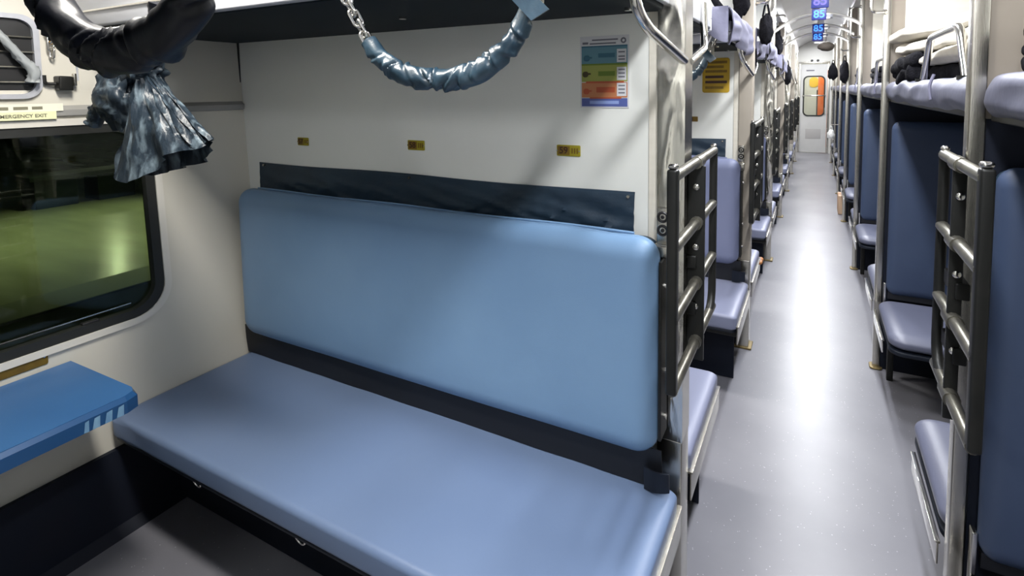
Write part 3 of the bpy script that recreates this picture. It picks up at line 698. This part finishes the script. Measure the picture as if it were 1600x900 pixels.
for v in (.63, .385, .165): band('blank_field', .76, .95, v, v+.18, PAPER, .0036)
for v in (.66, .70, .76, .42, .47, .52, .20, .25, .30): band('text_line', .79, .92, v, v+.018, PGREY, .004)
band('title_line', .25, .78, .935, .955, PGREY); band('title_line', .2, .74, .885, .905, PGREY); band('title_mark', .05, .17, .89, .92, PGREY)
ex, ez = X0+.89*(X1-X0), Z0+.925*(Z1-Z0)
mk('emblem', G().tube([(ex+.0065*math.cos(a), -.003, ez+.0065*math.sin(a)) for a in np.linspace(0, 2*math.pi, 20, endpoint=False)], .0025, 6, True), PGREY, ps)
for (u, v, mt) in ((.14, .70, TEALD), (.11, .475, INK), (.13, .235, ORNGD)):
    cx_, cz_ = X0+u*(X1-X0), Z0+v*(Z1-Z0)
    mk('pictogram', G().rbox(cx_-.010, cx_+.010, -.0042, -.0024, cz_-.010, cz_+.008, (.008, .0008, .008), 3).box(cx_+.008, cx_+.018, -.004, -.0024, cz_-.002, cz_+.003), mt, ps)
t = thing('yellow_notice', 'yellow printed notice on the partition of the nearest bay ahead', 'sign', (1.72, P, 1.70))
mk('sheet', G().rbox(1.637, 1.80, P-.004, P-.0005, 1.592, 1.806, (.015, .001, .015), 3), YELN, t)
for i, z in enumerate((1.780, 1.752, 1.724, 1.690, 1.658, 1.624)):
    mk('text_line', G().box(1.655, 1.785-.02*(i % 2), P-.005, P-.0035, z-.008, z+.008), MAROON if i in (3, 4) else BRASS, t)
t = thing('seat_number_plate', 'small brown seat number plate on the partition of the nearest bay ahead', 'sign', (1.58, P, 1.425), 'seat number plates')
mk('plate', G().rbox(1.537, 1.612, P-.004, P-.0005, 1.41, 1.442, (.004, .001, .004), 2), BRASS, t); mk('number_field', G().box(1.545, 1.58, P-.005, P-.003, 1.415, 1.437), MAROON, t)

# ------------------------------------------------------------------ things on the window wall
tb = thing('wall_table', 'blue fold-up table on the window wall, paint worn along its edge', 'table', (.18, -.93, .66))
TZ, TX, TY0, TY1 = .690, .385, -1.16, -.705
pts = [(-.03, TY1), (TX-.04, TY1+.012), (TX-.012, TY1+.004), (TX, TY1-.02), (TX+.012, TY0)]
tp = G(); n = 1
poly = [(-.035, TY0), (TX+.010, TY0), (TX+.002, TY1-.03), (TX-.01, TY1-.004), (TX-.035, TY1+.006), (-.035, TY1)]
tp.prism([(x, y, TZ-.006) for x, y in poly], (0, 0, .006))
mk('table_top', tp, TABLEM, tb)
poly2 = [(-.035, TY0), (TX+.020, TY0), (TX+.014, TY1-.03), (TX, TY1+.004), (TX-.035, TY1+.012), (-.035, TY1+.004)]
eg = G()
for a, b_ in ((1, 2), (2, 3), (3, 4), (4, 5)):
    (xa, ya), (xb, yb) = poly2[a], poly2[b_]; ca, cb = poly[a], poly[b_]
    eg.add([(ca[0], ca[1], TZ-.002), (cb[0], cb[1], TZ-.002), (xb, yb, TZ-.014), (xa, ya, TZ-.014), (xa, ya, TZ-.052), (xb, yb, TZ-.052), (cb[0]-.02, cb[1]-.02, TZ-.05), (ca[0]-.02, ca[1]-.02, TZ-.05)],
           [(0, 1, 2, 3), (3, 2, 5, 4), (4, 5, 6, 7), (7, 6, 1, 0)])
mk('table_edge', eg, TABLEE, tb)
mk('underside', G().box(-.03, TX-.02, TY0, TY1-.01, TZ-.03, TZ-.007), GREYF, tb)
for i, y in enumerate((-.745, -.775, -.805, -.832)):
    xs = TX+.0155
    wd = .020 if i < 3 else .013
    mk('worn_patch', G().prism([(xs+.0012, y, TZ-.018), (xs+.0012, y-wd*.7, TZ-.020), (xs+.0015, y-wd, TZ-.050), (xs+.0015, y-wd*.1, TZ-.051)], (.0008, 0, 0)), WORN, tb)
mk('bracket', G().prism([(-.02, -.80, TZ-.03), (.22, -.80, TZ-.03), (-.02, -.80, TZ-.24)], (0, .012, 0)), GREYF, tb)
mk('bracket', G().prism([(-.02, -1.06, TZ-.03), (.22, -1.06, TZ-.03), (-.02, -1.06, TZ-.24)], (0, .012, 0)), GREYF, tb)
t = thing('brass_plate', 'narrow brass plate on the wall just above the blue table', 'sign', (xw(.73), -.95, .73))
mk('plate', G().rbox(xw(.73)+.0, xw(.73)+.005, -1.14, -.762, .707, .748, (.001, .006, .006), 2), BRASS, t)
for y in (-.772, -1.13): mk('rivet', G().cyl((xw(.73)+.004, y, .735), (xw(.73)+.008, y, .735), .003, 8), CHROME, t)
# emergency text label
t = thing('emergency_label', 'cream and yellow strip lettered EMERGENCY EXIT above the window', 'sign', (xw(1.56), -.95, 1.555))
mk('cream_strip', G().box(xw(1.575)+.0205, xw(1.575)+.0225, -1.3, -.66, 1.562, 1.588), mat('label_cream', (.78, .76, .64), .4), t, smooth=False)
mk('yellow_strip', G().box(xw(1.55)+.0205, xw(1.55)+.0225, -1.3, -.68, 1.535, 1.562), mat('label_yellow', (.78, .78, .50), .4), t, smooth=False)
for a, b_ in ((-.86, -.83), (-.825, -.80), (-.788, -.752), (-.742, -.715)): mk('worn_print', G().box(xw(1.575)+.0222, xw(1.575)+.0232, a, b_, 1.569, 1.579), INKG, t, smooth=False)
text('lettering', 'AN EMERGENCY EXIT', .0155, INKG, t, (xw(1.55)+.0235, -.705, 1.548), (0, 1, 0), (0, 0, 1), 'RIGHT')
# upper panel on the wall: black holder with bars
hd = thing('magazine_holder', 'black barred holder with rounded steel frame, top left on the wall', 'holder', (-.10, -.86, 1.73))
hr = lambda d, r: rrect(-1.16+d, -.705-d, 1.605+d, 1.885-d, r, 6)
W4 = lambda pts, off: [(-.105+off, y, z) for y, z in pts]
mk('frame', G().frame(W4(hr(0, .05), .0), W4(hr(.016, .04), .0), (.022, 0, 0)), GREYF, hd)
mk('recess', G().prism(W4(hr(.01, .045), .001), (.006, 0, 0)), BLACKP, hd)
for z in (1.66, 1.71, 1.76, 1.81): mk('bar', G().cyl((-.092, -1.15, z), (-.092, -.717, z), .0035, 8), RUNG, hd)
t = thing('grey_strap', 'grey cloth strap knotted over the black barred holder', 'strap', (-.07, -.80, 1.70))
mk('cloth', sleeve([(-.07, -.84, 1.86), (-.068, -.80, 1.80), (-.066, -.762, 1.74), (-.064, -.735, 1.70), (-.066, -.735, 1.66)], .014, 12, 7, lambda u: .8+.7*u), mat('grey_cloth', (.30, .32, .33), .6), t, angle=70)
t = thing('wall_hook', 'blackened hook bracket with a knob beside the barred holder', 'hook', (-.09, -.66, 1.66))
mk('arm', G().tube(bend([(-.085, -.70, 1.685), (-.085, -.70, 1.655), (-.075, -.64, 1.655)], .012), .006, 8), DARKST, t)
mk('block', G().rbox(-.098, -.055, -.672, -.632, 1.632, 1.682, (.006, .006, .006), 3, disp=lambda q, c, h: (q[0], q[1]+.004*nz(q, 60), q[2]+.003*nz(q, 50, 3))), DARKST, t)
mk('lever', G().box(-.085, -.070, -.626, -.616, 1.648, 1.692, .003), STEEL, t)
t = thing('hanging_chain', 'short length of chain hanging beside the barred holder', 'chain', (-.09, -.68, 1.80))
for i in range(5): chain_link(t, (-.085, -.682+.002*i, 1.865-.026*i), (0, .05, 1), math.pi/2*(i % 2)+.3, 1.05)
t = thing('amber_sticker', 'amber sticker on the wall, half behind the dark sleeve', 'sticker', (-.105, -.64, 1.77))
mk('sticker', G().box(-.1095, -.1075, -.672, -.60, 1.755, 1.81), AMBER, t, smooth=False)
t = thing('wall_hatch', 'cream rectangular hatch cover on the wall left of the knotted cloth', 'hatch', (-.10, -.52, 1.72))
mk('cover', G().box(-.109, -.098, -.60, -.40, 1.622, 1.80, .004), WALLM, t); mk('rim', G().frame([(-.104, y, z) for y, z in rrect(-.605, -.395, 1.617, 1.805, .012, 3)], [(-.104, y, z) for y, z in rrect(-.598, -.402, 1.624, 1.798, .008, 3)], (.004, 0, 0)), GREYF, t)

# ------------------------------------------------------------------ right side of the aisle
def side_seat(s, y0, label, group):
    f = (lambda t: y0-t) if s < 0 else (lambda t: y0+.03+t)
    t = thing('side_bench', label, 'seat', (2.9, f(.3), 0), group)
    a, b_ = span(f, .065, .595)
    def dsp(q, c, h):
        u, v_ = (q[0]-c[0])/h[0], (q[1]-c[1])/h[1]
        return q[0], q[1], q[2]+(.008*(1-u**4)*(1-v_**4) if q[2] > c[2] else 0)
    mk('seat_cushion', G().rbox(2.612, 3.16, a, b_, .372, .442, (.07, .07, .03), 5, (6, 6, 1), dsp), SIDEV, t, angle=60)
    a, b_ = span(f, .07, .59)
    mk('base_board', G().rbox(2.615, 3.155, a, b_, .345, .376, (.06, .06, .008), 4), NAVYB, t)
    a, b_ = span(f, .06, .46)
    mk('side_rail', G().box(2.596, 2.602, a, b_, .30, .365, .001).box(2.592, 2.606, a, b_, .360, .367, .001), CHROME, t)
    mk('leg', G().box(2.66, 2.69, *span(f, .10, .13), 0, .345, .003), DARKST, t)
    mk('leg', G().box(3.10, 3.13, *span(f, .10, .13), 0, .345, .003), DARKST, t)
    a, b_ = span(f, .02, .05)
    mk('hinge_strip', G().box(2.640, 2.652, a, b_, .30, .52, .003), CHROME, t)
    return t
def side_back(y0, label):
    t = thing('padded_panel', label, 'backrest', (2.9, y0-.04, .46), 'backrests of the side seats')
    def dsp(q, c, h):
        u, v_ = (q[0]-c[0])/h[0], (q[2]-c[2])/h[2]
        return q[0], q[1]-(.012*(1-u**4)*(1-v_**4)+.006*nz(q, 5, 2) if q[1] < c[1] else 0), q[2]
    mk('back_cushion', G().rbox(2.652, 3.16, y0-.072, y0-.012, .462, 1.43, (.04, .03, .05), 5, (6, 1, 12), dsp), SIDEB, t, angle=60)
    mk('back_board', G().rbox(2.66, 3.15, y0-.018, y0-.001, .47, 1.42, (.03, .004, .03), 3), NAVY, t)
    mk('gap_shade_strip', G().box(2.66, 3.15, y0-.05, y0-.03, .435, .475), FLAP, t)  # added black strip standing in for shade in the gap above the seat
    return t
SF = side_seat(-1, P+.07, 'lavender side seat facing the camera at the second post right of the aisle', 'side seats facing the camera')
for k in range(2, NB): dup(SF, (k-1)*P, 'side seat facing the camera at the %s post right of the aisle' % WORD[k])
side_seat(-1, .07, 'side seat at the nearest post, below the dark blue backrest at the right edge', 'side seats facing the camera')
SB = side_seat(1, .07, 'grey-blue side seat behind the nearest post, rounded corner over the aisle', 'side seats facing away')
for k in range(1, NB-1): dup(SB, k*P, 'side seat facing away behind the %s post right of the aisle' % WORD[k])
BK = side_back(.07, 'dark blue padded backrest filling the right edge of the picture')
for k in range(1, NB): dup(BK, k*P, 'dark blue tall backrest at the %s post right of the aisle' % WORD[k])

def side_upper(y0, label, seed):
    t = thing('side_upper_berth', label, 'berth', (2.9, y0+.9, 1.54), 'upper berths right of the aisle')
    ya, yb = y0+.045, y0+P-.012
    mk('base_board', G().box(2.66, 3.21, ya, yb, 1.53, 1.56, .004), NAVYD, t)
    mk('edge_rail', G().box(2.645, 2.662, ya, yb, 1.535, 1.575, .003), DARKST, t)
    def dsp(q, c, h):
        x, y, z = q
        if x < 2.70:
            z += .010*nz((0, y, 0), 4, seed)*(1 if z > c[2] else .8)-.006*(z < c[2]); x += .010*nz((0, y, z*3), 7, seed+2)
        elif z > c[2]: z += .006*nz((x, y, 0), 4, seed)
        return x, y, z
    mk('berth_cushion', G().rbox(2.622, 3.205, ya, yb, 1.548, 1.645, (.035, .04, .04), 4, (8, 30, 1), dsp), BERTHC, t, angle=70)
    rl = mk('guard_rail', G().tube(bend([(2.655, y0+.96, 1.63), (2.65, y0+.80, 1.80), (2.65, y0+.36, 1.80), (2.655, y0+.27, 1.63)], .04), .0125, 12), CHROME, t)
    for yq in (.96, .27): mk('rail_foot', G().cyl((2.655, y0+yq, 1.638), (2.655, y0+yq, 1.65), .026, 12), DARKST, rl)
    mk('loop_strap', G().tube(smooth_path([(2.628, y0+.58, 1.66), (2.616, y0+.575, 1.62), (2.620, y0+.57, 1.575)], 4), .005, 6), SHEET, t)
    return t
for k in range(-1, NB):
    side_upper(k*P+.07, 'lavender upper berth right of the aisle, %s' % ('cut by the right edge of the picture' if k < 0 else 'between the %s and next post' % WORD[k]), k*3.3)

# bedding: black blankets and white linen on the side upper berths
def soft(x0, x1, y0, y1, z0, z1, r, seed, amp=.012, sc=7, droop=None):
    def dsp(q, c, h):
        n_ = Vector((nz(q, sc, seed), nz(q, sc, seed+5), nz(q, sc, seed+11)))*amp+Vector((0, 0, nz(q, sc*2.5, seed+2)))*amp*.4
        z = q[2]+n_.z*(1 if q[2] > z0+.004 else 0)
        dx = 0
        if droop:
            dz = droop(q)
            if isinstance(dz, tuple): dx, dz = dz
            z += dz
        return q[0]+n_.x+dx, q[1]+n_.y, z
    return G().rbox(x0, x1, y0, y1, z0, z1, r, 4, (8, 12, 1), dsp)
def blanket(x0, x1, y0, y1, z0, layers, label, seed, h=.042, amp=.012):
    t = thing('folded_blanket', label, 'blanket', ((x0+x1)/2, (y0+y1)/2, z0), 'black blankets')
    for i in range(layers):
        j = .012*nz((i, seed, 0), 2.3)
        mk('fold', soft(x0+j, x1, y0-j, y1+j, z0+i*h, z0+(i+1)*h+.008, (.03, .03, h/2), seed+i, amp, 9), BLANKET, t, angle=70)
    return t
def linen(x0, x1, y0, y1, z0, label, seed, h=.065, n=2, over=False):
    t = thing('linen_pack', label, 'bed linen', ((x0+x1)/2, (y0+y1)/2, z0), 'white linen packs')
    for i in range(n):
        top = i == n-1; j = .03*nz((i, seed, 0), 3.1)
        def dr(q, top=top, z0=z0+i*h, i=i):
            e = max(0, (x0+.16-q[0])/.16); f_ = (q[1]-y0)/(y1-y0)
            return (-.15*max(0, f_-.45)*2*max(0, 1-(q[0]-x0)/.25)*(i/n) if over else 0, -.022*e*e*(1 if q[2] > z0+h*.5 else .0)+(.07*max(0, f_-.35)*((i+.5)/n)*(1-.5*max(0, f_-.8)/.2*e) if over else 0))
        xa = x0+j*.5+(.02*i if over else 0)
        mk('pillow' if top else 'sheet_layer', soft(xa, x1, y0+abs(j), y1-(0 if top else .10), z0+i*h, z0+(i+1)*h+.012, (.05, .05, h*.32), seed+3*i, .016, 4.5, dr), LINEN, t, angle=70)
    return t
blanket(2.63, 3.12, 1.24, 1.80, 1.640, 2, 'rumpled black blanket under the white linen on the first side upper berth', 1.5, .055, .03)
blanket(2.70, 3.12, .24, 1.20, 1.640, 1, 'flat black blanket behind the steel guard rail, under white linen', 2.5, .060, .015)
linen(2.67, 3.15, .20, 1.90, 1.705, 'big white pillow and sheets piled behind the steel guard rail', 3.3, .058, 3, True)
blanket(2.68, 3.10, -.75, .02, 1.640, 3, 'black folded blanket on the berth at the right edge of the picture', 8.1, .038)
for k in (1, 2, 3, 4):
    y = k*P+.07
    linen(2.72, 3.1, y+.35, y+.95, 1.645, 'white linen pack on the side upper berth beyond the %s post' % WORD[k], 5+k, .05, 2)
    blanket(2.68, 3.08, y+1.1, y+1.6, 1.640, 3, 'black blanket on the side upper berth beyond the %s post' % WORD[k], 9+k)

# lavender sheets hanging over the aisle ends of the left upper berths
def over_sheet(ya, yb, label, seed, x1=1.985, zb=1.80):
    t = thing('bed_sheet', label, 'bed sheet', (1.85, (ya+yb)/2, 1.98), 'sheets over the left upper berths')
    def f(u, v):
        y = ya+(yb-ya)*v; q = u*1.0
        if q < .55: x = 1.55+(x1-1.55)*q/.55; z = 1.990+.010*nz((x, y, 0), 4, seed)
        else:
            s_ = (q-.55)/.45; x = x1+.016*math.sin(s_*math.pi)+.018*s_*math.sin(y*21+seed)+.012*nz((0, y, s_), 4, seed); z = 1.99-(1.99-zb+.025*math.sin(y*8+seed))*s_
        return (x, y, z)
    mk('cloth', G().grid(f, 34, 26, (-.004, 0, -.004)), SHEET, t, angle=70)
    mk('front_fold', G().grid(lambda u, v: (1.58+(x1-1.585)*u, ya-.004-.02*math.sin(v*3)*math.sin(u*9+seed)-.012*v, 1.992-(.085+.03*math.sin(u*7+seed)+.05*u)*v), 26, 8, (0, .004, 0)), SHEET, t, angle=70)
    return t
over_sheet(.98, 1.80, 'lavender sheet drooping over the aisle end of the upper berth by the yellow notice', 1.1, 1.915, 1.83)
over_sheet(1.98, 2.56, 'lavender sheet over the upper berth just beyond the second left pillar', 2.7, 1.945, 1.84)
over_sheet(3.00, 3.66, 'lavender sheet over the upper berth just before the third left pillar', 4.7, 1.945, 1.83)
over_sheet(4.90, 5.5, 'lavender sheet over the upper berth just before the fourth left pillar', 6.7, 1.945, 1.80)

# bags and clothes hanging along the aisle
def hung_bag(x, y, ztop, w_, h, label, mt=BLANKET, seed=0, name='hanging_bag', cat='bag'):
    t = thing(name, label, cat, (x, y, ztop-h), 'bags hanging along the aisle')
    def f(u, v):
        a, b_ = 2*math.pi*u, math.pi*v; d = Vector((math.sin(b_)*math.cos(a), math.sin(b_)*math.sin(a), math.cos(b_)))
        q = 1+.22*nz(d, 2.0, seed)+.10*nz(d, 5, seed); wz = .70+.30*(1-d.z)/2
        return (x+w_/2*d.x*q*wz, y+w_*.4*d.y*q*wz, ztop-h/2+h/2*d.z*q)
    mk('sack', G().grid(f, 28, 20), mt, t, angle=70)
    hx, hy = (1.937, round((y-.03)/P)*P+.03) if x < 2.3 else (2.60, round((y-.07)/P)*P+.07)
    mk('hook_rod', G().tube(bend([(hx, hy, ztop+.07), (x, hy, ztop+.07), (x, y, ztop+.047)], .02), .004, 6), CHROME, t)
    mk('strap', G().tube(bend([(x-.02, y, ztop-.1*h), (x-.008, y, ztop+.05), (x+.008, y, ztop+.05), (x+.02, y, ztop-.1*h)], .008), .006, 6), mt, t); return t
hung_bag(1.875, 1.72, 2.23, .11, .20, 'dark bag hanging at the top above the lavender sheet', seed=1)
hung_bag(1.992, 1.97, 2.075, .095, .19, 'black bag hanging from the second left pillar', seed=2)
hung_bag(1.955, 3.76, 2.13, .11, .20, 'black bag hanging from the third left pillar', seed=3)
hung_bag(1.96, 5.6, 1.90, .12, .24, 'black bag hanging from the fourth left pillar', seed=4)
hung_bag(2.575, 5.50, 1.93, .11, .26, 'black bag hanging from the fourth right post', seed=5)
hung_bag(2.505, 7.30, 1.965, .15, .24, 'black bag hanging from the fifth right post', seed=6)
hung_bag(2.505, 7.40, .985, .115, .14, 'white plastic bag hanging low on the right, far down the aisle', WHITEP, 7)
t = thing('dark_strap', 'black webbing strap hanging over the left upper berth beside the dark bag', 'strap', (1.9, 1.3, 2.0))
mk('webbing', G().tube(smooth_path([(1.77, 1.26, 2.16), (1.80, 1.28, 2.07), (1.825, 1.30, 2.03), (1.85, 1.31, 1.985)], 6), .022, 8, flat=.3), BLANKET, t)
t = thing('tan_carton', 'tan upright box on the floor, far right of the aisle', 'box', (2.65, 6.15, 0))
mk('carton', G().box(2.572, 2.72, 6.0, 6.3, .004, .24, .006), TAN, t); mk('lid_tape', G().box(2.570, 2.721, 6.13, 6.17, .05, .243, .002), BROWNB, t)
t = thing('brown_packet', 'small brown snack packet on the floor edge below the second left bench', 'packet', (1.9, 2.25, .0))
mk('wrapper', soft(1.885, 1.96, 2.44, 2.56, .345, .375, (.02, .02, .012), 3, .006, 20), BROWNB, t)
t['label'] = 'small brown packet at the front of the second back bench on the left'

# blue LED berth signs under the aisle ceiling
for i, (y, z, s_, lab) in enumerate(((2.60, 2.215, 1.0, 'purple-lit'), (3.48, 2.232, 1., 'bright blue'), (4.40, 2.205, 1., 'blue'), (5.33, 2.200, 1., 'small blue'))):
    t = thing('led_sign', '%s hanging LED number sign, %s from the camera under the aisle ceiling' % (lab, ['nearest', 'second', 'third', 'fourth'][i]), 'sign', (2.287, y, z+.05), 'blue LED signs')
    mk('housing', G().box(2.232, 2.342, y, y+.025, z-.046, z+.046, .004), LEDH, t)
    mk('hanger', G().cyl((2.287, y+.012, z+.046), (2.287, y+.012, 2.72), .004, 8), STEEL, t)
    text('digits', '85', .088, LEDB if i else LEDP, t, (2.288, y-.002, z), (1, 0, 0), (0, 0, 1), ext=.002)
t = thing('dark_hat', 'dark rounded bundle hanging under the ceiling before the end wall', 'bundle', (2.44, 9.0, 2.35))
def hatf(u, v):
    a, b_ = 2*math.pi*u, math.pi*v; d = Vector((math.sin(b_)*math.cos(a), math.sin(b_)*math.sin(a), math.cos(b_))); q = 1+.15*nz(d, 2, 3)
    return (2.43+.135*d.x*q, 9.0+.1*d.y*q, 2.34+.085*d.z*q)
mk('bundle', G().grid(hatf, 26, 16), HAT, t); mk('cord', G().cyl((2.43, 9, 2.40), (2.43, 9, 2.72), .006, 6), HAT, t)
